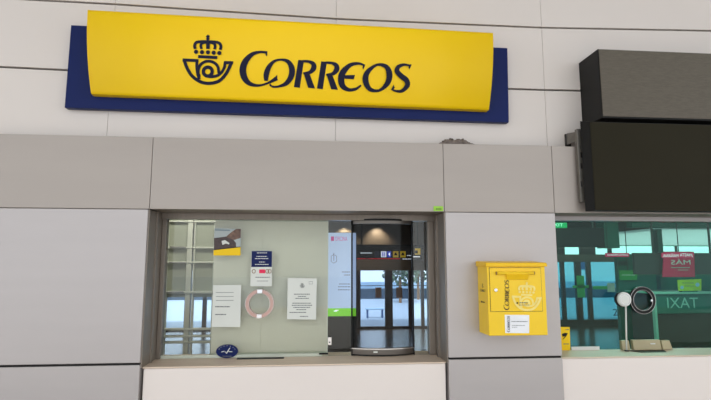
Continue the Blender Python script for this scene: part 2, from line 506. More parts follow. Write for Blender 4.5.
for a, c, e, f in ((168, 185, 292.2, 291.2), (169, 185, 263, 262.2), (169, 185, 247.6, 246.8)): box(bm, pxl(a), pxl(c), LY - .042, LY - .036, pz(e), pz(f))
obj('bead_trim', bm, 'chrome', pt)

# things on the glass
def sheet(name, pts, m, Y=None, parent=None, thick=.0012):
    bm = bmesh.new()
    q = [at(p[0], p[1], Y) for p in pts]
    hexa(bm, q, [(v.x, v.y + thick, v.z) for v in q])
    return obj(name, bm, m, parent)
PY = GY - .003
ps = sheet('photo_poster', [(214.5, 228), (241, 229), (240.5, 255.5), (213.5, 255.5)], 'photo_sky', PY)
tag(ps, 'small poster with a brown photo over a yellow strip high on the left glass', 'poster')
sheet('blue_header', [(215, 229.2), (230, 229.8), (230, 231), (215, 230.6)], 'photo_blue', PY - .0008, ps, .0005)
def ppoly(name, pts, m, Y, parent):
    bm = bmesh.new(); poly(bm, pts, lambda x, y: at(x, y, Y)); return obj(name, bm, m, parent)
ppoly('photo_hands', [(240.8, 229), (240.6, 238), (234, 240), (229, 238), (226, 237), (229, 234), (233, 231), (236, 229)], 'photo_brown', PY - .0009, ps)
ppoly('photo_parcel', [(214, 238), (219, 237.5), (226, 236.5), (232, 238), (236, 243), (236, 247), (214, 249.5)], 'photo_dark', PY - .0006, ps)
ppoly('photo_highlight', [(221.5, 241), (225, 240), (229.5, 243), (229, 244.5), (226, 243.5), (222.5, 245)], 'paper', PY - .0012, ps)
ppoly('photo_shade', [(213.8, 249.5), (236, 246.8), (240.6, 246.6), (240.6, 247.6), (213.7, 250.5)], 'black', PY - .0010, ps)
ppoly('yellow_strip', [(213.6, 250.2), (240.6, 247.2), (240.5, 255.5), (213.5, 255.5)], 'yellow', PY - .0014, ps)
lines('text_line', [(228.5, 250.4, 239, 251.2), (214.5, 252.8, 218, 253.6), (233.5, 253, 239, 253.7)], 'print', PY - .0018, ps)

st = sheet('notice_sticker', [(251.5, 250.8), (272.2, 250.8), (271.8, 286.2), (250.3, 286.2)], 'paper', PY)
tag(st, 'navy and white sticker with card logos on the left glass above the rosy speech ring', 'sticker')
sheet('navy_half', [(251.7, 251), (272, 251), (271.8, 267), (251.3, 267)], 'navy', PY - .0008, st, .0005)
lines('text_line', sum((dashes(a, c, y, .75, i) for i, (a, c, y) in enumerate(((257, 267, 252.9), (256.5, 267, 256.4), (255, 268.5, 258.6), (259, 265, 262), (255, 268.5, 264.4)))), []), 'paper', PY - .0016, st)
lines('red_card_logo', [(259.2, 269.4, 265.2, 273.2)], 'red', PY - .0008, st)
lines('text_line', dashes(255.5, 270, 277.3, .8, 3, 1, 3) + dashes(257, 268, 281, .5, 5, 1, 3), 'print', PY - .0008, st)
for cx in (253.8, 267.3, 269.6):
    bm = bmesh.new()
    ribbon(bm, [(cx + 1.6 * math.cos(k * math.pi / 5), 271.3 + 1.9 * math.sin(k * math.pi / 5), .6) for k in range(10)], lambda x, y: at(x, y, PY - .0009), True, 2)
    obj('round_logo', bm, 'card', st)

pp = sheet('paper_notice', [(213.2, 285), (241.2, 285), (240.2, 327), (211.6, 327)], 'paper', PY)
tag(pp, 'white paper sheet with ruled lines taped to the glass left of the speech ring', 'paper')
lines('ruled_line', [(216, y, 233.5, y + .35) for y in (292.3, 296.3, 300.2)], 'print', PY - .0009, pp)
lines('text_line', dashes(215.3, 230, 306.7, 1.0, 8) + dashes(215.3, 226, 314.5, 1.0, 9), 'print', PY - .0009, pp)
pn = sheet('paper_notice', [(287.8, 278), (316.7, 278.5), (316, 319.6), (287, 319.2)], 'paper', PY)
tag(pn, 'white printed notice with a small horn emblem on the glass right of the speech ring', 'paper')
bm = bmesh.new(); emblem(bm, lambda x, y: at(302.2 + (x - 193) * .0165, 283 + (y - 28) * .0165, PY - .0009)); obj('emblem', bm, 'print', pn)
rows = []
for i, (a, c, y) in enumerate(((294, 309.8, 294.2), (298, 306, 296.4), (295.5, 309, 298.4), (292.5, 311, 303.2), (291.8, 312, 305.3), (293.3, 310.2, 307.4), (296.5, 306, 309.6), (289.5, 306, 312.4), (300, 308, 316.4))):
    rows += dashes(a, c, y, .8, 20 + i, .7, 2.2)
lines('text_line', rows, 'print', PY - .0009, pn)
bm = bmesh.new(); ribbon(bm, w_([(309, 281.6), (312.6, 281.6), (312.6, 284), (309, 284)], .35), lambda x, y: at(x, y, PY - .0009), True, 1); obj('stamp', bm, 'print', pn)

def ring(name, cpx, cpy, r1, r0, label, face, rimm):
    c = at(cpx, cpy, GY - .01); k = (at(cpx + 10, cpy, GY - .01) - c).x / 10
    R1, R0 = r1 * k, r0 * k
    t = thing(name, c, label, 'speech ring')
    bm = bmesh.new()
    lathe_y(bm, c.x, c.z, [(R0, GY - .004), (R0, GY - .022), (R0 + .003, GY - .026), (R1 - .003, GY - .026), (R1, GY - .022), (R1, GY - .004)])
    obj('ring_body', bm, face, t)
    for rr in (R1 - .003, R0 + .003):
        bm = bmesh.new()
        lathe_y(bm, c.x, c.z, [(rr - .0013, GY - .018), (rr - .0013, GY - .0285), (rr + .0013, GY - .0285), (rr + .0013, GY - .018)])
        obj('chrome_rim', bm, rimm, t, .001)
    return t, c, R1, R0
t, c, R1, R0 = ring('speech_ring', 259.7, 303.6, 14.4, 10.2, 'rosy round speech ring with metal clips set in the left window glass', 'ringpink', 'chrome')
for s in (1, -1):
    bm = bmesh.new(); zc = c.z + s * (R1 + R0) / 2
    box(bm, c.x - .019, c.x + .019, GY - .031, GY - .02, zc - .016, zc + .016)
    obj('metal_clip', bm, 'chrome', t, .003)

# oval sticker leaning on the glass at the bottom
OY = GY - .022
c = at(227, 351.3, OY)
k = .0073
ov = thing('oval_sign', (c.x, OY, .981), 'navy oval sign with a white tick standing on the counter against the left glass', 'sign')
bm = bmesh.new(); disc_y(bm, c.x, c.z, 10.7 * k, min(7.4 * k, c.z - .9805), OY, OY + .006); obj('oval_plate', bm, 'navy', ov)
bm = bmesh.new(); fn = lambda x, y: at(x, y, OY - .001)
ribbon(bm, [(225, 351.6, .9), (226.4, 353.4, 1.1), (230, 347.8, .8)], fn, n=1); ribbon(bm, w_([(221.3, 352), (224.4, 351.2)], .7), fn, n=1); ribbon(bm, w_([(228.5, 351.6), (232.4, 351.7)], .7), fn, n=1)
obj('tick', bm, 'paper', ov)
bm = bmesh.new()
for a in range(7):
    g = math.radians(205 + a * 22); dot(bm, 227 + 8.6 * math.cos(g), 351.3 + 5.7 * math.sin(g), .35, fn, 8)
lines('text_line', dashes(222.5, 231.5, 356.2, .7, 4), 'print', OY - .001, ov)
obj('dots', bm, 'paper', ov)

# curved serving hatch
hc = (hx0 + hx1) / 2; hw = (hx1 - hx0) / 2; sag = .06
RAD = (hw * hw + sag * sag) / (2 * sag); AX = GY + .01 + RAD - sag; TH = math.asin(hw / RAD)
ht = thing('serving_hatch', (hc, GY - .03, .98), 'curved smoked glass serving hatch with a steel tray at its foot', 'serving hatch')
def arc(bm, r0, r1, z0, z1, th=TH, n=24, cy=None):
    cy = AX if cy is None else cy
    for i in range(n):
        a, c2 = -th + 2 * th * i / n, -th + 2 * th * (i + 1) / n
        f = lambda r, g: (hc + r * math.sin(g), cy - r * math.cos(g))
        p, q, u, v = f(r1, a), f(r1, c2), f(r0, c2), f(r0, a)
        hexa(bm, [p + (z0,), q + (z0,), q + (z1,), p + (z1,)], [v + (z0,), u + (z0,), u + (z1,), v + (z1,)])
    bmesh.ops.remove_doubles(bm, verts=bm.verts, dist=1e-5)
    # drop the faces between neighbouring wedges
    seen = {}
    for fc in bm.faces: seen.setdefault(tuple(sorted(v.index for v in fc.verts)), []).append(fc)
zt0 = at(382, 223.5, GY - .05).z; zt1 = at(382, 219, GY - .05).z; zt2 = 2.0
zb = at(382, 348.6, GY - .06).z
def curved(name, r0, r1, z0, z1, m, th=TH):
    n = 28; bm = bmesh.new(); cols = []
    for i in range(n + 1):
        g = -th + 2 * th * i / n
        cols.append([bm.verts.new((hc + r * math.sin(g), AX - r * math.cos(g), z)) for r, z in ((r1, z0), (r1, z1), (r0, z1), (r0, z0))])
    for a, c2 in zip(cols, cols[1:]):
        for j in range(4):
            l = (j + 1) % 4; bm.faces.new([a[j], c2[j], c2[l], a[l]])
    bm.faces.new(cols[0][::-1]); bm.faces.new(cols[-1])
    return obj(name, bm, m, ht)
curved('curved_glass', RAD - .006, RAD, zb, zt0, 'g_hatch')
curved('upper_band', RAD - .02, RAD + .004, zt0, zt1, 'steelhatch')
curved('black_cap', RAD - .02, RAD + .012, zt1, min(zt1 + .03, 1.987), 'black')
bm = bmesh.new(); n = 28
top = [bm.verts.new((hc + (RAD + .012) * math.sin(-TH + 2 * TH * i / n), AX - (RAD + .012) * math.cos(-TH + 2 * TH * i / n), zt1 + .002)) for i in range(n + 1)]
bm.faces.new(top); obj('cap_underside', bm, 'black', ht)
curved('steel_tray', RAD - .03, RAD + .012, .992, zb - .008, 'steelhatch')
curved('tray_lip', RAD - .02, RAD + .016, zb - .0075, zb, 'chrome')
curved('tray_foot', RAD - .04, RAD - .01, .9795, .9915, 'black')
bm = bmesh.new(); tr = [bm.verts.new((hc + (RAD - .01) * math.sin(-TH + 2 * TH * i / n), AX - (RAD - .01) * math.cos(-TH + 2 * TH * i / n), .99)) for i in range(n + 1)]
bm.faces.new(tr); obj('tray_floor', bm, 'steelhatch', ht)
for x in (hx0, hx1): bxo('side_post', 'black', (x - .005, x + .005, GY - .008, GY + .03, .981, 1.987), ht, .002)
lx0, lx1, lz0, lz1 = rect(374, 352, 378, 353.4, GY - .09)
yy = AX - (RAD + .0135)
bxo('small_plate', 'paper', (lx0, lx1, yy - .003, yy + .004, lz0, lz1), ht)

# poster light box behind the narrow pane
TY = .75
q = [at(328.4, 231, TY), at(352.5, 234.8, TY), at(352.5, 316, TY), at(328.4, 316, TY)]
x0, x1 = q[0].x, at(356, 290, TY).x
zt_, zb_ = at(340, 232.8, TY).z, at(340, 316.2, TY).z
lb = thing('poster_light_box', ((x0 + x1) / 2, TY, -.83), 'tall pale blue poster with pink heading and green foot beside the curved hatch', 'poster')
bxo('light_box_body', 'black', (x0 - .006, x1 + .006, TY + .004, TY + .05, zb_ - .003, zt_ + .003), lb, .003)
zg = at(340, 308.2, TY).z
bxo('poster_face', 'box', (x0, x1, TY, TY + .005, zg, zt_), lb)
bxo('green_foot', 'boxgreen', (x0, x1, TY, TY + .005, zb_, zg), lb)
bm = bmesh.new(); box(bm, x0 - .006, x1 + .006, TY + .01, TY + .045, -.8, zb_ - .004); box(bm, x0 - .02, x1 + .02, TY - .1, TY + .14, -.83, -.8)
obj('stand', bm, 'black', lb)
a = at(332, 238.6, TY - .002); c = at(345.5, 235.8, TY - .002)
text('heading', 'OFICINA', at(335.2, 238, TY).x, at(347.2, 238, TY).x, at(340, 240.9, TY).z, at(340, 236.6, TY).z, TY - .002, 'boxpink', lb)
lines('pink_square', [(331, 236.4, 334, 240.9)], 'boxpink', TY - .002, lb)
bm = bmesh.new(); fn = lambda x, y: at(x, y, TY - .002)
ribbon(bm, w_([(331.2, 256), (331.2, 261.5), (333.8, 263.2), (336.6, 261.5), (336.6, 256), (333.8, 254.6)], .55), fn, True, 1)
ribbon(bm, w_([(333.8, 253), (333.8, 261)], .6), fn, n=1)
obj('line_icon', bm, 'boxgrey', lb)
lines('text_line', dashes(342, 350, 272, .9, 31) + dashes(344, 350, 275, .9, 32) + dashes(339, 350, 284, .8, 33) + dashes(338, 350, 286.8, .8, 34) + dashes(338, 350, 289.8, .8, 35), 'boxgrey', TY - .002, lb)
lines('white_mark', [(333.6, 310.6, 337, 311.5), (335.4, 309.9, 338.6, 310.7)], 'pwhite', TY - .002, lb)

# ---------------------------------------------------------- right window
w2 = sempty('window_2', (2.7, GY, .995))
bxo('teal_pane', 'g_teal', (RL + .004, RR - .004, GY, GY + .012, .996, Z2 - .031), w2)
boxes('window_jamb', 'reveal', [(RL + .001, RL + .006, GY - .02, GY + .05, .996, Z2 - .031), (RR - .03, RR - .001, GY - .02, GY + .05, .996, Z2 - .031)], w2)

t, c, R1, R0 = ring('speech_ring', 641.7, 300.2, 12.8, 9.2, 'black speech ring with two chrome rims set in the teal window glass', 'black', 'chrome')
bm = bmesh.new(); box(bm, c.x + R0 - .012, c.x + R0 + .004, GY - .028, GY - .02, c.z - .01, c.z + .006); obj('small_stud', bm, 'chrome', t, .002)

MY = GY - .09
c = at(624.2, 299.3, MY); k = (at(634, 299, MY).x - at(624, 299, MY).x) / 10
mc = thing('desk_microphone', (at(627, 352, MY).x, MY, .995), 'white round microphone head on a thin white rod in front of the teal glass', 'microphone')
bm = bmesh.new(); lathe_y(bm, c.x, c.z, [(.001, MY - .012), (5.2 * k, MY - .012), (6.6 * k, MY - .006), (6.8 * k, MY + .008), (.001, MY + .008)]); obj('microphone_head', bm, 'paper', mc, 0, False)
bm = bmesh.new(); lathe_y(bm, c.x, c.z, [(4.6 * k, MY - .011), (4.6 * k, MY - .0135), (5.0 * k, MY - .0135), (5.0 * k, MY - .011)]); obj('groove_ring', bm, 'chrome', mc)
bm = bmesh.new(); disc_y(bm, c.x - .012, c.z - .002, 7 * k, 7 * k, MY + .009, MY + .02); obj('black_backing', bm, 'black', mc)
e = at(627, 352, MY)
bm = bmesh.new(); tube(bm, (c.x + .012, MY + .004, c.z - 5 * k), (e.x, MY + .004, .998), .006); obj('rod', bm, 'paper', mc, 0, True)
bm = bmesh.new(); tube(bm, (e.x, MY + .004, .9955), (e.x, MY + .004, 1.003), .016, 20); obj('foot', bm, 'dark', mc)

# beige transaction tray
TRY = GY - .02
tr_ = thing('cash_tray', (at(650, 352, .28).x, .28, .995), 'beige cash tray in three sections over a black scoop and its painted shadow gap in the right counter', 'tray')
for nm, a, c2, yt in (('left_section', 620.5, 628, 340), ('middle_section', 631.5, 659, 339.6), ('right_section', 660.3, 668.5, 340.4)):
    x0 = at(a, 345, TRY).x; x1 = at(c2, 345, TRY).x; zt_ = at(645, yt, TRY).z
    bm = bmesh.new(); n_ = .012 if nm == 'right_section' else 0
    hexa(bm, [(x0, TRY - .03, .9965), (x1 + n_, TRY - .03, .9965), (x1, TRY - .015, zt_), (x0, TRY - .015, zt_)], [(x0, TRY + .012, .9965), (x1 + n_, TRY + .012, .9965), (x1, TRY + .012, zt_), (x0, TRY + .012, zt_)])
    obj(nm, bm, 'beige', tr_, .003)
a, c2 = at(630.5, 351, .22).x, at(668, 351, .22).x
bm = bmesh.new(); q0 = [(a, .262, .9962), (c2, .262, .9962), (c2 - .05, .17, .9962), (a + .05, .17, .9962)]
hexa(bm, q0, [(p[0], p[1], .9982) for p in q0]); obj('black_scoop_shadow', bm, 'black', tr_)  # flat black plate: scoop with the gap's shadow put into its colour
x0, x1, z0, z1 = rect(651, 343.3, 655.5, 344.3, TRY - .03)
bm = bmesh.new(); box(bm, x0, x1, TRY - .029, TRY - .02, z0, z1); obj('small_label', bm, 'paper', tr_)

ys = sheet('yellow_sticker', [(560.5, 327), (569.6, 327), (570.6, 350.5), (562, 350.5)], 'yellow', GY - .004)
tag(ys, 'small yellow sticker with a black bird-like mark at the bottom left of the teal glass', 'sticker')
bm = bmesh.new(); fn = lambda x, y: at(x, y, GY - .006)
poly(bm, [(561.8, 334), (565, 332.8), (567.8, 333.2), (566.5, 336), (563, 339.6), (562.3, 339.8), (565, 336), (562.5, 336.8)], fn); obj('black_mark', bm, 'black', ys)
lines('text_line', dashes(563.5, 569, 344, .9, 41) + dashes(565.5, 569, 329.6, .8, 43), 'print', GY - .006, ys)
x0, x1, z0, z1 = rect(572, 348, 600, 351.6, GY - .02)
tag(bxo('paper_strip', 'paper', (x0, x1, GY - .016, GY - .012, .9955, .9955 + z1 - z0), None), 'low white strip leaning at the foot of the teal glass by the yellow sticker', 'strip')

# ================================================================ THE SIGN
sx0, sx1 = -1.537, 1.3195
sg = thing('post_office_sign', (-.11, .13, 2.72), 'wide yellow sign lettered CORREOS with navy backing board on the upper wall', 'sign')
def zbz(x):
    u = (x - sx0) / (sx1 - sx0); return 2.834 - .034 * u, 3.382 - .042 * u
def prof(t):
    t = min(max(t, 0), 1); return .02 - .14 * (1 - (1 - t) ** 2)
def onsign(px, py, off=.003):
    Y = -.06
    for _ in range(12):
        p = at(px, py, Y); b0, b1 = zbz(p.x); Y = prof((p.z - b0) / (b1 - b0))
    return at(px, py, Y - off)
bm = bmesh.new(); NX, NT = 2, 28
grid = []
for i in range(NX + 1):
    x = sx0 + (sx1 - sx0) * i / NX; b0, b1 = zbz(x)
    grid.append([bm.verts.new((x, prof(j / NT), b0 + (b1 - b0) * j / NT)) for j in range(NT + 1)] + [bm.verts.new((x, .075, b1)), bm.verts.new((x, .075, b0))])
K = NT + 3
for a, c in zip(grid, grid[1:]):
    for j in range(K):
        l = (j + 1) % K; bm.faces.new([a[j], c[j], c[l], a[l]])
bm.faces.new(grid[0]); bm.faces.new(grid[-1][::-1])
face = obj('face_panel', bm, 'yellow', sg, 0, False)
for p in face.data.polygons: p.use_smooth = abs(p.normal.x) < .5 and p.normal.y < -.2
bm = bmesh.new()
q = [(-1.712, .076, 2.735), (1.478, .076, 2.715), (1.484, .076, 3.298), (-1.711, .076, 3.34)]
q = [tuple(at(*p, .076)) for p in ((64.5, 107.5), (509, 122.3), (507.5, 48), (71, 25))]
hexa(bm, q, [(p[0], .13, p[2]) for p in q]); obj('backing_board', bm, 'navy', sg, .003)
LAYER[1] = 1.14
bm = bmesh.new(); emblem(bm, lambda x, y: onsign(*A_(x, y))); obj('horn_and_crown_emblem', bm, 'ink', face, recalc=False); LAYER[1] = 1.06
bm = bmesh.new(); wordmark(bm, lambda x, y: onsign(x, y, .0035)); obj('lettering', bm, 'ink', face, recalc=False); LAYER[1] = 1.0
boxes('mounting_cleat', 'dark', [(x - .03, x + .03, .131, .139, 2.9, 3.2) for x in (-1.2, .0, 1.0)], sg)

# tag and dust on the fascia
x0, x1, z0, z1 = rect(433.6, 206.2, 443.2, 211, -.004)
gt = bxo('hanging_tag', 'green', (x0, x1, -.0045, -.0015, z0, z1)); tag(gt, 'little lime green tag on the lower edge of the grey fascia', 'tag')
lines('text_line', dashes(436, 441.5, 209, 1.0, 50, .6, 1.4), 'ink', -.0055, gt)
def clump(name, x0, x1, y0, y1, zb, h, n, seed, label):
    r = random.Random(seed); bm = bmesh.new()
    nx, ny = n, 6; g = []
    for i in range(nx + 1):
        row = []
        for j in range(ny + 1):
            u, v = i / nx, j / ny
            e = min(u * 5, (1 - u) * 3, 1) * math.sin(math.pi * v) ** .5
            row.append(bm.verts.new((x0 + (x1 - x0) * u + r.uniform(-.004, .004), y0 + (y1 - y0) * v, zb + max(0, e) * h * r.uniform(.6, 1.15))))
        g.append(row)
    for i in range(nx):
        for j in range(ny): bm.faces.new([g[i][j], g[i + 1][j], g[i + 1][j + 1], g[i][j + 1]])
    edge = [g[i][0] for i in range(nx + 1)] + [g[nx][j] for j in range(1, ny + 1)] + [g[i][ny] for i in range(nx - 1, -1, -1)] + [g[0][j] for j in range(ny - 1, 0, -1)]
    bm.faces.new(edge[::-1])
    return tag(obj(name, bm, 'dust', None, 0, True), label, 'dust')
a, c = at(438, 143, .03), at(477, 144, .03)
clump('dust_clump', a.x, c.x, .01, .10, Z1 + .001, .05, 40, 3, 'ragged grey dust clump lying on the fascia ledge below the sign')

a, c = at(297, 21, -.08), at(331, 23, -.08)
clump('dust_clump', a.x, c.x, -.10, .06, zbz((a.x + c.x) / 2)[1] + .0045, .016, 26, 5, 'thin line of dark dirt on the top edge of the yellow sign')

# ============================================================ DISPLAYS
UY = -.135
ux = at(600.5, 85, UY).x; uz0, uz1 = at(640, 118.6, UY).z, at(640, 50.3, UY).z
ud = thing('display_box', (3.0, .13, uz0), 'large dark woven-faced display box, upper of the two at the right', 'display')
bxo('housing', 'black', (ux, 4.3, UY + .006, .138, uz0, uz1), ud, .003)
bxo('mesh_face', 'mesh', (ux + .006, 4.294, UY, UY + .007, uz0 + .012, uz1 - .004), ud)
SYf = -.13
lx = at(594.6, 209, SYf).x; lz0 = at(640, 211, SYf).z; lz1 = uz0 - .012
ld = thing('wall_mounted_screen', (3.0, .0, lz0), 'wide dark flat screen below the woven display box at the right', 'screen')
bm = bmesh.new()
hexa(bm, [(lx, SYf, lz0), (4.3, SYf, lz0), (4.3, SYf, lz1 - .02), (lx, SYf, lz1 - .02)], [(lx - .035, -.07, lz0), (4.33, -.07, lz0), (4.33, -.07, lz1), (lx - .035, -.07, lz1)])
obj('bezel', bm, 'black', ld)
bxo('screen_panel', 'screen', (lx + .004, 4.296, SYf - .004, SYf + .002, lz0 + .004, lz1 - .024), ld)
bm = bmesh.new(); box(bm, lx + .02, 4.28, -.069, -.045, lz0 + .03, lz1 - .03); obj('back_casing', bm, 'black', ld)
br = thing('wall_bracket', (2.05, .0, 2.1), 'galvanised wall bracket beside the left edge of the dark screen', 'bracket')
x0, x1, z0, z1 = rect(578.5, 129, 583.5, 202, -.04)
bxo('upright_bar', 'galv', (x0, x1, -.044, -.014, z0, z1), br, .002)
for py in (155, 166, 184):
    p = at(581.3, py, -.044); bxo('slot_hole', 'dark', (p.x - .006, p.x + .006, -.046, -.043, p.z - .02, p.z + .02), br)
p0, p1 = at(566, 134, .12), at(566, 146.5, .12)
q0, q1 = at(580, 131, -.03), at(580, 140, -.03)
bm = bmesh.new(); hexa(bm, [(p0.x, .10, p1.z + .012), (q1.x, -.02, q1.z), (q0.x, -.02, q0.z), (p0.x, .10, p0.z)], [(p0.x, .125, p1.z + .012), (q1.x, .005, q1.z), (q0.x, .005, q0.z), (p0.x, .125, p0.z)]); obj('arm', bm, 'galv', br)
bm = bmesh.new(); box(bm, p0.x - .004, p0.x + .035, .118, .138, max(p1.z, Z1 + .003), p0.z); obj('wall_plate', bm, 'dark', br)

# ============================================================== MAILBOX
FY = -.197
mx0, mx1 = at(488, 300, FY).x, at(546.3, 300, FY).x
mz0, mz1 = at(516, 335.6, FY).z, at(516, 266.3, FY).z
mb = thing('wall_mounted_mailbox', ((mx0 + mx1) / 2, 0, mz0), 'yellow wall mailbox with posting slot hung on the grey pillar', 'mailbox')
bxo('body', 'yellowbox', (mx0, mx1, FY, -.001, mz0, mz1), mb, .004)
bm = bmesh.new()
hexa(bm, [(mx0 - .012, FY - .02, mz1 - .002), (mx1 + .012, FY - .02, mz1 - .002), (mx1 + .012, -.001, mz1 - .002), (mx0 - .012, -.001, mz1 - .002)],
     [(mx0 - .010, FY - .012, mz1 + .024), (mx1 + .010, FY - .012, mz1 + .024), (mx1 + .012, -.001, mz1 + .036), (mx0 - .012, -.001, mz1 + .036)])
obj('lid', bm, 'yellowdk', mb, .005)
DY = FY - .005
x0, x1, z0, z1 = rect(490.3, 267.9, 541.6, 311.3, DY)
bm = bmesh.new(); box(bm, x0 - .0025, x1 + .0025, FY - .0015, FY + .002, z0 - .0025, z1 + .0025); obj('door_gap', bm, 'dark', mb)
dr = bxo('door', 'yellowbox', (x0, x1, DY, FY + .001, z0, z1), mb, .002)
fx0, fx1, fz0, fz1 = rect(505.5, 271.5, 528, 279.8, DY)
bm = bmesh.new(); hexa(bm, [(fx0 + .003, DY - .004, fz0), (fx1 - .003, DY - .004, fz0), (fx1, DY - .022, fz1 - .02), (fx0, DY - .022, fz1 - .02)], [(fx0 + .003, DY + .002, fz0), (fx1 - .003, DY + .002, fz0), (fx1, DY + .002, fz1 - .012), (fx0, DY + .002, fz1 - .012)])
obj('slot_flap', bm, 'yellowdk', dr, .002)
a, c = at(496.5, 273.2, DY - .012), at(534, 273.6, DY - .012)
bm = bmesh.new(); tube(bm, (a.x, DY - .012, a.z), (c.x, DY - .012, a.z), .0105); obj('flap_bar', bm, 'yellowbox', dr, 0, True)
for p, s_ in ((a, -1), (c, 1)):
    bm = bmesh.new(); tube(bm, (p.x - .003, DY - .012, a.z), (p.x + .003, DY - .012, a.z), .0105 if s_ else 0); obj('bar_end', bm, 'card', dr)
p = at(495.6, 290, DY); bm = bmesh.new(); disc_y(bm, p.x, p.z, .012, .012, DY - .008, DY, 20); obj('lock', bm, 'chrome', dr, .002)
LAYER[1] = 1.3
bm = bmesh.new(); emblem(bm, lambda x, y: at(526.6 + (x - 193) * .1, 282 + (y - 28) * .098, DY - .001)); obj('pale_emblem', bm, 'palelogo', dr, recalc=False); LAYER[1] = 1.0
# wordmark turned to read upwards
def flat(x, y): return (x - 240.0) / 171, (y - .05 * (x - 240) - 88) / 36   # 0..1 along, -1..0 up
def side(x0, x1, y0, y1, Y):
    def fn(x, y):
        u, v = flat(x, y)
        return at(x1 + (x1 - x0) * v, y0 + (y1 - y0) * u, Y)
    return fn
bm = bmesh.new(); wordmark(bm, side(504, 509.5, 310, 280, DY - .0012)); obj('dark_lettering', bm, 'ink', dr, recalc=False)
bm = bmesh.new(); dot(bm, 517.3, 303, .9, lambda x, y: at(x, y, DY - .005)); obj('black_dot', bm, 'black', dr)
lines('text_line', dashes(519.5, 528, 302.8, .8, 61) + dashes(519, 530, 305, .5, 62), 'print', DY - .005, dr)
lbm = sheet('white_label', [(504.7, 314.8), (529.2, 315), (529.2, 333.2), (505.2, 333)], 'bldg', FY - .0015, mb, .001)
bm = bmesh.new(); wordmark(bm, side(507, 510, 332, 316, FY - .003)); obj('label_lettering', bm, 'ink', lbm, recalc=False)
lines('text_line', dashes(511.5, 527.5, 321.5, .6, 71) + dashes(512, 525, 325.4, .45, 72) + dashes(512, 517, 327.2, .45, 73), 'print', FY - .003, lbm)
# marks on the left side
SX = mx0 - .001
def onside(y0, z0, k):
    return lambda x, y: Vector((SX, y0 + (x - 193) * k, z0 - (y - 174) * k))
zc = at(481, 287.5, -.1).z
bm = bmesh.new(); emblem(bm, lambda x, y: Vector((SX, -.1 + (193 - x) * -.00010 * -1, zc + .012 - (y - 174) * .00011)))
obj('side_emblem', bm, 'ink', mb, recalc=False)
bm = bmesh.new()
wordmark(bm, lambda x, y: Vector((SX, -.055 - flat(x, y)[0] * .1, zc - .03 - flat(x, y)[1] * .02)))
obj('side_lettering', bm, 'ink', mb, recalc=False)
zc2 = at(482, 302, -.1).z
boxes('side_mark', 'ink', [(SX - .0005, SX, -.085, -.065, zc2 - .006, zc2 + .006), (SX - .0005, SX, -.135, -.09, zc2 - .003, zc2 + .003)], mb)

# ======================================================= REFLECTED HALL, BUILT AS A ROOM BEHIND GLASS
HY = 16.5
HF = -.83
struct(bxo('floor_hall', 'hfloor', (-9, 20, BACK + .01, HY + .1, HF - .1, HF)))
struct(bxo('wall_hall_left', 'brown', (-9.2, -9, BACK, HY + .1, HF, 4.6)))
struct(bxo('wall_hall_right', 'brown', (20, 20.2, BACK, HY + .1, HF, 4.6)))
struct(bxo('ceiling_hall', 'brown', (-9.2, 7.6, BACK, HY + .2, 4.4, 4.6))); struct(bxo('ceiling_hall_front', 'brown', (7.6, 20.2, BACK, 6.1, 4.4, 4.6)))
struct(bxo('wall_hall_front', 'brown', (-9.2, 20.2, BACK + .002, BACK + .012, HF, .9)))
struct(bxo('wall_hall_front_upper', 'brown', (-9.2, 20.2, BACK + .002, BACK + .02, 2.53, 4.4)))
hx = lambda p: at(p, 295, HY).x
hz = lambda p, q=375: at(q, p, HY).z
split = hx(470)
zd = hz(270.5)          # top of the glazed doors
struct(bxo('wall_hall_back', 'brown', (-9, split, HY, HY + .15, zd, 4.4)))
zc0, zc1 = at(640, 254.5, HY).z, at(640, 246, HY).z
zdr = at(600, 262, HY).z
struct(bxo('wall_hall_back_right', 'brown', (split, 20, HY, HY + .15, zdr, zc0)))
struct(bxo('wall_hall_back_top', 'teal', (split, 20, HY, HY + .15, zc1, 4.4)))
struct(bxo('wall_hall_back_end', 'teal', (hx(622), 20, HY, HY + .15, HF, zdr)))

def glazing(name, xa, xb, mulls, zt, rails, glassm='g_door'):
    w = sempty(name, ((xa + xb) / 2, HY, HF))
    boxes('mullion', 'mull', [(a, c, HY - .04, HY + .1, HF, zt) for a, c in mulls], w)
    boxes('rail', 'mull', [(xa, xb, HY - .03, HY + .09, a, c) for a, c in rails], w)
    bxo('door_glass', glassm, (xa, xb, HY + .04, HY + .05, HF, zt), w)
L = [(hx(a), hx(c)) for a, c in ((140, 142), (158, 160), (185, 189), (203, 207), (300, 302), (328, 331), (353.5, 360.5), (385, 392.5), (408.5, 412), (421, 424), (440, 445))]
glazing('window_3', -9, split, L, zd, [(HF, hz(326.5)), (hz(286), hz(285.4))])
R_ = [(hx(a), hx(c)) for a, c in ((540, 545), (562, 565.5), (576.5, 582), (588, 592), (618, 623))]
M['g_blue'] = glass('blue_film_door_glass', (.44, .60, .68), 1.3)
glazing('window_4', split, hx(622), R_, zdr, [(HF, hz(319.5, 590))], 'g_blue')
# clerestory strip
cl = sempty('window_5', ((split + 20) / 2, HY, zc0))
boxes('mullion', 'mull', [(hx(a), hx(c), HY - .02, HY + .1, zc0, zc1) for a, c in ((470, 567), (582.5, 598), (611.5, 614.5), (680, 681))], cl)
bxo('strip_glass', 'g_main', (split, 20, HY + .05, HY + .06, zc0, zc1), cl)

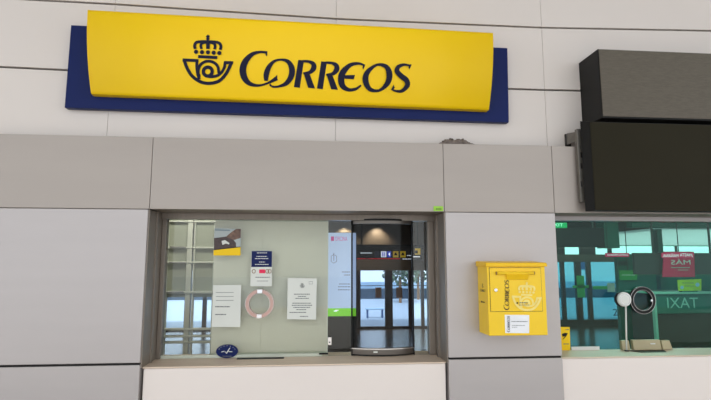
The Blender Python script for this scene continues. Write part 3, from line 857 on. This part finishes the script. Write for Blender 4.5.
# lower slat ceiling on the right part
CY0 = at(640, 227, 6.5).y
cz = zc1 + .02
bm = bmesh.new()
xa = 7.6
for i in range(60):
    y = 6.2 + i * .17
    if y < HY - .1: box(bm, xa, 20, y, y + .14, cz, cz + .03)
o = obj('ceiling_slats', bm, 'slat'); struct(o)
struct(bxo('wall_skylight_side', 'brown', (7.5, 7.598, 6.1, HY, cz, 4.4)))
nt = M['slat'].node_tree; tl = nt.nodes.new('ShaderNodeBsdfTranslucent'); tl.inputs['Color'].default_value = (.95, .9, .92, 1); mx = nt.nodes.new('ShaderNodeMixShader'); mx.inputs[0].default_value = .7
nt.links.new(nt.nodes['Principled BSDF'].outputs[0], mx.inputs[1]); nt.links.new(tl.outputs[0], mx.inputs[2]); nt.links.new(mx.outputs[0], nt.nodes['Material Output'].inputs[0])
struct(bxo('trim_7', 'teal', (split, 20, 6.0, 6.18, at(640, 227.4, 6.0).z, 4.4)))
bm = bmesh.new(); p = at(660, 240, 7.2); box(bm, p.x - .06, p.x + .06, 7.2, 7.34, HF, cz)
struct(obj('column_hall', bm, 'teal'))
x0, x1, z0, z1 = rect(604.5, 222, 619, 248, 6.3)
struct(bxo('column_hall_corner', 'teal', (x0, x1, 6.3, 6.6, z0, 4.4)))
x0, x1, z0, z1 = rect(619, 254, 655, 330, 6.3)
struct(bxo('wall_hall_partition', 'teal', (x0, x1, 6.3, 6.4, HF, z1)))

def added_panel_light(name, x, y, z, w, d, energy, label, top):  # unseen ceiling panel added to brighten what stands behind the glass
    t = thing(name, (x, y, z), label, 'ceiling light', 'added unseen lights behind the glass')
    bxo('housing', 'ceil', (x - w / 2 - .02, x + w / 2 + .02, y - d / 2 - .02, y + d / 2 + .02, z, z + .05), t)
    ad = bpy.data.lights.new('added_panel_lamp', 'AREA'); ad.shape = 'RECTANGLE'; ad.size = w; ad.size_y = d; ad.energy = energy; ad.color = (1, .97, .9)
    ao = bpy.data.objects.new('added_panel_lamp', ad); C.objects.link(ao); ao.location = (x, y, z - .01)
    bm = bmesh.new(); tube(bm, (x, y, z + .05), (x, y, top), .012); obj('hanger_rod', bm, 'dark', t)
added_panel_light('added_ceiling_light', -1.0, .85, 2.45, 1.2,   .2, 9, 'added unseen fill light above the pale panel partition', 4.4)
added_panel_light('added_ceiling_light', 4.6, 3.6, 3.2, 2.0, .5, 120, 'added unseen fill light above the teal TAXI desk', 4.4)

# airport direction sign
NY = 15.0
x0, x1, z0, z1 = rect(351, 244.5, 424, 259.8, NY)
ds = thing('direction_sign', ((x0 + x1) / 2, NY, z0), 'black hanging direction sign with yellow, white and blue pictograms reflected in the curved hatch', 'sign')
bxo('sign_box', 'signblack', (x0, x1, NY, NY + .2, z0, z1), ds, .01)
for f in (.15, .85): rod(x0 + (x1 - x0) * f, NY + .1, z1, .03, ds)
def pic(name, a, c, m, e=251.3, f=257.2):
    x0, x1, z0, z1 = rect(a, e, c, f, NY - .01)
    return bxo(name, m, (x0, x1, NY - .02, NY + .001, z0, z1), ds)
pic('dim_pictogram', 374.5, 379.5, 'pdim'); pw = pic('white_pictogram', 381, 386.3, 'pwhite'); pic('blue_pictogram', 387, 391, 'pblue')
lines('figure', [(382.3, 252.2, 383.4, 256.6), (384.2, 252.2, 385, 256.6)], 'pblue', NY - .025, pw)
lines('arrow', [(388.3, 253.6, 390, 254.6), (389.2, 252.6, 390, 256)], 'pwhite', NY - .025, ds)
for a in (393, 400.2):
    y_ = pic('yellow_pictogram', a, a + 5.4, 'pyellow', 251.2, 257.4)
    lines('figure', [(a + 1.2, 253.8, a + 4.2, 255.4), (a + 1.8, 252.6, a + 3.6, 253.8)], 'signblack', NY - .025, y_)
lines('text_line', dashes(360.5, 372, 253, .9, 81, 1, 2.4) + dashes(407, 412, 255.5, .8, 82) + dashes(402.5, 413, 259, .8, 84), 'pwhite', NY - .006, ds)
lines('red_line', [(357, 258.2, 366, 259.2), (367.5, 258.2, 400, 259.2)], 'pred', NY - .006, ds)
x0, x1, z0, z1 = rect(413.8, 248.6, 419, 254.8, NY)
sp = thing('pictogram_sign', ((x0 + x1) / 2, NY, z0), 'small yellow pictogram sign at the right end of the black direction sign', 'sign')
bxo('sign_plate', 'pyellow', (x0, x1, NY - .24, NY - .2, z0, z1), sp)
bm = bmesh.new(); tube(bm, ((x0 + x1) / 2, NY - .22, z1), ((x0 + x1) / 2, NY - .22, 4.4), .02); obj('hanger_rod', bm, 'dark', sp)
lines('figure', [(415, 250.4, 417.8, 253.4)], 'signblack', NY - .245, sp)
lines('text_line', [(413, 256.3, 420, 257.2)], 'pwhite', NY - .225, sp)

# spotlight that washes the brown wall
p = at(378, 222.5, HY - .35); p2 = at(345, 222.5, HY - .35)
for q, lab in ((p, 'small dark hanging spot washing the brown wall above the direction sign'), (p2, 'small dark hanging spot above the pale blue poster')):
    sl = thing('ceiling_spot', (q.x, q.y, 4.399), lab, 'spotlight')
    bm = bmesh.new(); tube(bm, (q.x, q.y, q.z), (q.x, q.y, q.z + .14), .07); obj('can', bm, 'dark', sl)
    rod(q.x, q.y, q.z + .13, .015, sl)
def spot(name, loc, energy, col=(1, .85, .62), size=95, tgt=None):
    ldt = bpy.data.lights.new(name, 'SPOT'); ldt.energy = energy; ldt.color = col; ldt.spot_size = math.radians(size); ldt.spot_blend = .7; ldt.shadow_soft_size = .06
    lo = bpy.data.objects.new(name, ldt); C.objects.link(lo); lo.location = loc
    d = Vector(tgt) - Vector(loc) if tgt else Vector((0, 0, -1))
    lo.rotation_euler = d.to_track_quat('-Z', 'Y').to_euler()
    return lo
spot('spot_lamp', (p.x, p.y, p.z - .03), 160, tgt=(p.x, HY - .05, p.z - 1.0), size=100)
spot('spot_lamp', (p2.x, p2.y, p2.z - .03), 120, tgt=(p2.x, HY - .05, p2.z - 1.0), size=100)

# brown cards on the doors
for px_, lab in ((378.2, 'brown card on the left of the two far glass doors'), (399, 'brown card on the right of the two far glass doors')):
    x0, x1, z0, z1 = rect(px_ - 3, 287.4, px_ + 3, 297.6, HY)
    o = bxo('card_sign', 'card', (x0, x1, HY - .06, HY - .041 if px_ > 390 else HY - .041, z0, z1)); tag(o, lab, 'card', 'brown cards on the far doors')

# right part: black screen, lit exit sign, posters
Y1 = 5.6
x0, x1, z0, z1 = rect(550, 227.6, 604.6, 247, Y1)
hs = thing('hanging_screen', ((x0 + x1) / 2, Y1, z0), 'black hanging screen reflected in the upper left of the teal glass', 'screen')
bxo('screen_body', 'black', (x0, x1, Y1, Y1 + .12, z0, z1), hs, .008)
rod(x0 + .3, Y1 + .06, z1, .025, hs); rod(x1 - .2, Y1 + .06, z1, .025, hs)
Y2 = .9
x0, x1, z0, z1 = rect(548, 222.6, 567.2, 227.8, Y2)
ex = thing('exit_sign', ((x0 + x1) / 2, Y2, z0), 'small lit green sign with white letters behind the top left corner of the teal glass', 'sign')
bxo('sign_box', 'exit', (x0, x1, Y2, Y2 + .03, z0, z1), ex, .002)
a, c, e, f = rect(551, 223.4, 563, 226.4, Y2)
text('white_letters', 'EXIT', a, c, e, f, Y2 - .003, 'exitw', ex)
bm = bmesh.new(); tube(bm, ((x0 + x1) / 2, Y2 + .015, z1), ((x0 + x1) / 2, Y2 + .015, 2.6), .006); obj('hanger_rod', bm, 'dark', ex)

# taxi desk
KY = 5.0
kx0, kx1 = at(655, 303, KY).x, at(720, 303, KY).x
kz0, kz1 = at(685, 313.6, KY).z, at(685, 294, KY).z
kd = thing('taxi_desk', ((kx0 + kx1) / 2, KY + .4, HF), 'dark teal desk whose board reads TAXI backwards, reflected in the right window', 'desk')
bxo('name_board', 'teal', (kx0, kx1, KY, KY + .05, kz0, kz1), kd, .006)
a, c, e, f = rect(667, 297.6, 698, 308, KY)
text('lettering', 'TAXI', a, c, e, f, KY - .004, 'tealtxt', kd, mirror=True)
bxo('worktop', 'tealtxt', (kx0 - .03, kx1 + .05, KY - .03, KY + .8, kz1, kz1 + .03), kd, .005)
bxo('desk_body', 'chairbrown', (kx0 + .05, kx1, KY + .06, KY + .75, HF, kz1 - .001), kd)
bm = bmesh.new(); box(bm, kx0 - .02, kx0 + .02, KY - .01, KY + .06, HF, kz1 - .001); obj('corner_post', bm, 'tealtxt', kd)
# glass screen above the desk with posters on it
SYK = KY + .1
x0, x1, z0, z1 = rect(638, 252.8, 722, 274.5, SYK)
ks = thing('desk_monitor', ((x0 + x1) / 2, SYK, z0), 'wide dark screen panel hanging over the teal desk behind the pink poster', 'screen')
bxo('panel', 'dark', (x0, x1, SYK + .1, SYK + .16, z0, z1), ks, .006)
rod(x0 + .4, SYK + .13, z1, .02, ks); rod(x1 - .1, SYK + .13, z1, .02, ks)
Yp = SYK + .03
po = sheet('hanging_poster', [(664, 251.6), (694, 251.6), (695, 277), (663, 277)], 'red', Yp, None, .02)
tag(po, 'pink red poster with white reversed words above the TAXI desk', 'poster')
p = at(679, 252, Yp); rod(p.x, Yp + .01, p.z - .02, .008, po)
a, c, e, f = rect(662.5, 253.4, 692.5, 257.2, Yp - .008)
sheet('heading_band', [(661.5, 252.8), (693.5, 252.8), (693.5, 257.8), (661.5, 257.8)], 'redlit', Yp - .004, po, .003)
text('heading_word', '¡HASTA', a + (c - a) * .58, c, e, f, Yp - .008, 'pwhite', po, mirror=True); text('heading_word', 'MAÑANA.', a, a + (c - a) * .53, e, f, Yp - .008, 'pwhite', po, mirror=True)
a, c, e, f = rect(671, 258.8, 690.5, 264.6, Yp - .008); text('big_word', 'MÁS', a, c, e, f, Yp - .006, 'paper', po, mirror=True)
lines('text_line', dashes(671, 690, 267.6, .8, 91) + dashes(678, 688, 270, .7, 92), 'tealtxt', Yp - .004, po)
lc = sheet('price_card', [(677.6, 280), (701.4, 279), (701.4, 290.6), (678.5, 290.8)], 'lime', KY + .02, None, .01)
tag(lc, 'yellow green card with blue dots standing on the TAXI desk', 'card')
for q in ((682, 287.4, 1.7), (697.4, 284.6, 2)):
    bm = bmesh.new(); dot(bm, *q, lambda x, y: at(x, y, KY + .015)); obj('blue_dot', bm, 'hood', lc)
lines('text_line', dashes(682, 694, 283, .6, 95) + dashes(685, 694, 286, .6, 96), 'print', KY + .015, lc)
x = [v.co for v in lc.data.vertices]; zl = min(v.z for v in x)
bm = bmesh.new(); p = at(690, 290, KY + .02); box(bm, p.x - .15, p.x + .15, KY + .022, KY + .1, kz1 + .03, zl + .02); obj('card_stand', bm, 'teal', lc)
Yg = 6.25
gc = sheet('green_card', [(619.5, 270.4), (637.2, 270.4), (637.2, 280.2), (620, 280.2)], 'leafgreen', Yg, None, .02)
tag(gc, 'green card hanging just above the white microphone reflected in the teal glass', 'card')
bm = bmesh.new(); p = at(628, 270.4, Yg); tube(bm, (p.x, Yg + .01, p.z - .02), (p.x, Yg + .01, 4.4), .006); obj('hanger_rod', bm, 'dark', gc)
lines('text_line', dashes(622, 635, 275, .7, 101), 'paper', Yg - .005, gc)
Yh = 6.0
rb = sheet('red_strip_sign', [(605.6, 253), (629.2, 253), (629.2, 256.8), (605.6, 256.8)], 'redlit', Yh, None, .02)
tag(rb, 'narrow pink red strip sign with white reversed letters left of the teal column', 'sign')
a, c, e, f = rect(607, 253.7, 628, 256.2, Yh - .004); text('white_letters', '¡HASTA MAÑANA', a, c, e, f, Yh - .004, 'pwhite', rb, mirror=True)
for q in (608, 627): p = at(q, 253, Yh); rod(p.x, Yh + .01, p.z - .02, .006, rb)

# door number and fittings of the blue doors
a, c, e, f = rect(612.2, 308.6, 616.8, 315.6, HY); 
dn = text('door_number', '2', a, c, e, f, HY - .05, 'ink', None); tag(dn, 'black number 2 on the blue glass door reflected in the teal window', 'number')
x0, x1, z0, z1 = rect(572, 283, 588, 290, HY)
cr = thing('green_cross_sign', ((x0 + x1) / 2, HY, z0), 'dark green cross mark on the blue glass doors reflected in the teal window', 'sign')
bm = bmesh.new(); box(bm, x0, x1, HY - .07, HY - .045, z0 + .09, z1 - .09); xm = (x0 + x1) / 2; box(bm, xm - .16, xm + .16, HY - .07, HY - .045, z0 - .3, z1 + .3)
obj('cross_plate', bm, 'leafgreen', cr)
x0, x1, z0, z1 = rect(592, 286, 606, 289, HY)
tag(bxo('push_rail', 'leafgreen', (x0, x1, HY - .1, HY - .04, z0, z1)), 'long green push bar on the blue glass door right of the green cross', 'bar')
x0, x1, z0, z1 = rect(606.6, 283, 614, 292, HY)
tag(bxo('door_sign', 'blindrail', (x0, x1, HY - .06, HY - .045, z0, z1)), 'pale square notice on the blue glass door right of the green push bar', 'notice')

# outdoors behind the hall
struct(bxo('outside_low_wall', 'hood', (-40, 60, 36, 36.3, -.9, at(375, 282, 36).z)))
hd = bxo('planter', 'planter', (-40, 60, 34, 35, -.851, at(375, 289, 34).z)); tag(hd, 'long dark planter kerb outside beyond the far glass doors', 'planter')
x0, x1, z0, z1 = rect(366, 309.5, 384.5, 317, 20.5)
bn = thing('bench', ((x0 + x1) / 2, 20.7, -.85), 'pale blue bench on the paving beyond the left far glass door', 'bench')
bxo('seat', 'hood', (x0, x1, 20.5, 20.9, -.46, -.4), bn, .01)
boxes('leg', 'carblue', [(x0 + .05, x0 + .12, 20.55, 20.85, -.85, -.461), (x1 - .12, x1 - .05, 20.55, 20.85, -.85, -.461)], bn)

b_ = thing('white_building', (5, 60, -.85), 'long white building in daylight beyond the far glass doors', 'building')
bxo('facade', 'bldg', (-45, 60, 45, 60, -.86, 8.5), b_)
for i in range(12):
    xx = -24 + i * 5.6
    bxo('window', 'carblue', (xx, xx + 1.2, 44.95, 45.05, 2.6 - 1.4, 2.6), b_)
def tree(x, y, h, seed, label):
    r = random.Random(seed)
    t = thing('street_tree', (x, y, -.85), label, 'tree', 'trees beyond the far doors')
    bm = bmesh.new(); tube(bm, (x, y, -.85), (x, y, h * .7), .1); obj('trunk', bm, 'card', t)
    bm = bmesh.new()
    for _ in range(420):
        d = Vector((r.gauss(0, 1), r.gauss(0, 1), r.gauss(0, 1))).normalized() * (r.random() ** .4) * 1.3
        c = Vector((x, y, h)) + Vector((d.x, d.y, d.z * .8)); n = Vector((r.gauss(0, 1), r.gauss(0, 1), r.gauss(0, 1))).normalized()
        u = n.orthogonal().normalized() * .13; w = n.cross(u)
        bm.faces.new([bm.verts.new(c + u), bm.verts.new(c + w), bm.verts.new(c - u), bm.verts.new(c - w)])
    obj('foliage', bm, 'leaf', t)
p = at(400, 275, 30); tree(p.x, 30, p.z + .3, 1, 'leafy street tree seen through the right of the far glass doors')
p = at(418, 275, 33); tree(p.x, 33, p.z + .5, 2, 'leafy street tree reflected in the narrow pane right of the curved hatch')

# ================================================================== LIGHT
wd = bpy.data.worlds.new('sky'); S.world = wd; wd.use_nodes = True
bg = wd.node_tree.nodes['Background']; bg.inputs['Color'].default_value = (.93, .97, 1.0, 1); bg.inputs['Strength'].default_value = 1.5
sd = bpy.data.lights.new('sun', 'SUN'); sd.energy = 3.6; sd.angle = math.radians(3); sd.color = (1, .97, .92)
so = bpy.data.objects.new('sun', sd); C.objects.link(so); so.rotation_euler = Vector((.25, .6, -1)).to_track_quat('-Z', 'Y').to_euler()

S.view_settings.view_transform = 'Standard'; S.view_settings.look = 'None'; S.view_settings.gamma = 1
S.view_settings.exposure = 0.23
S.view_settings.use_curve_mapping = False
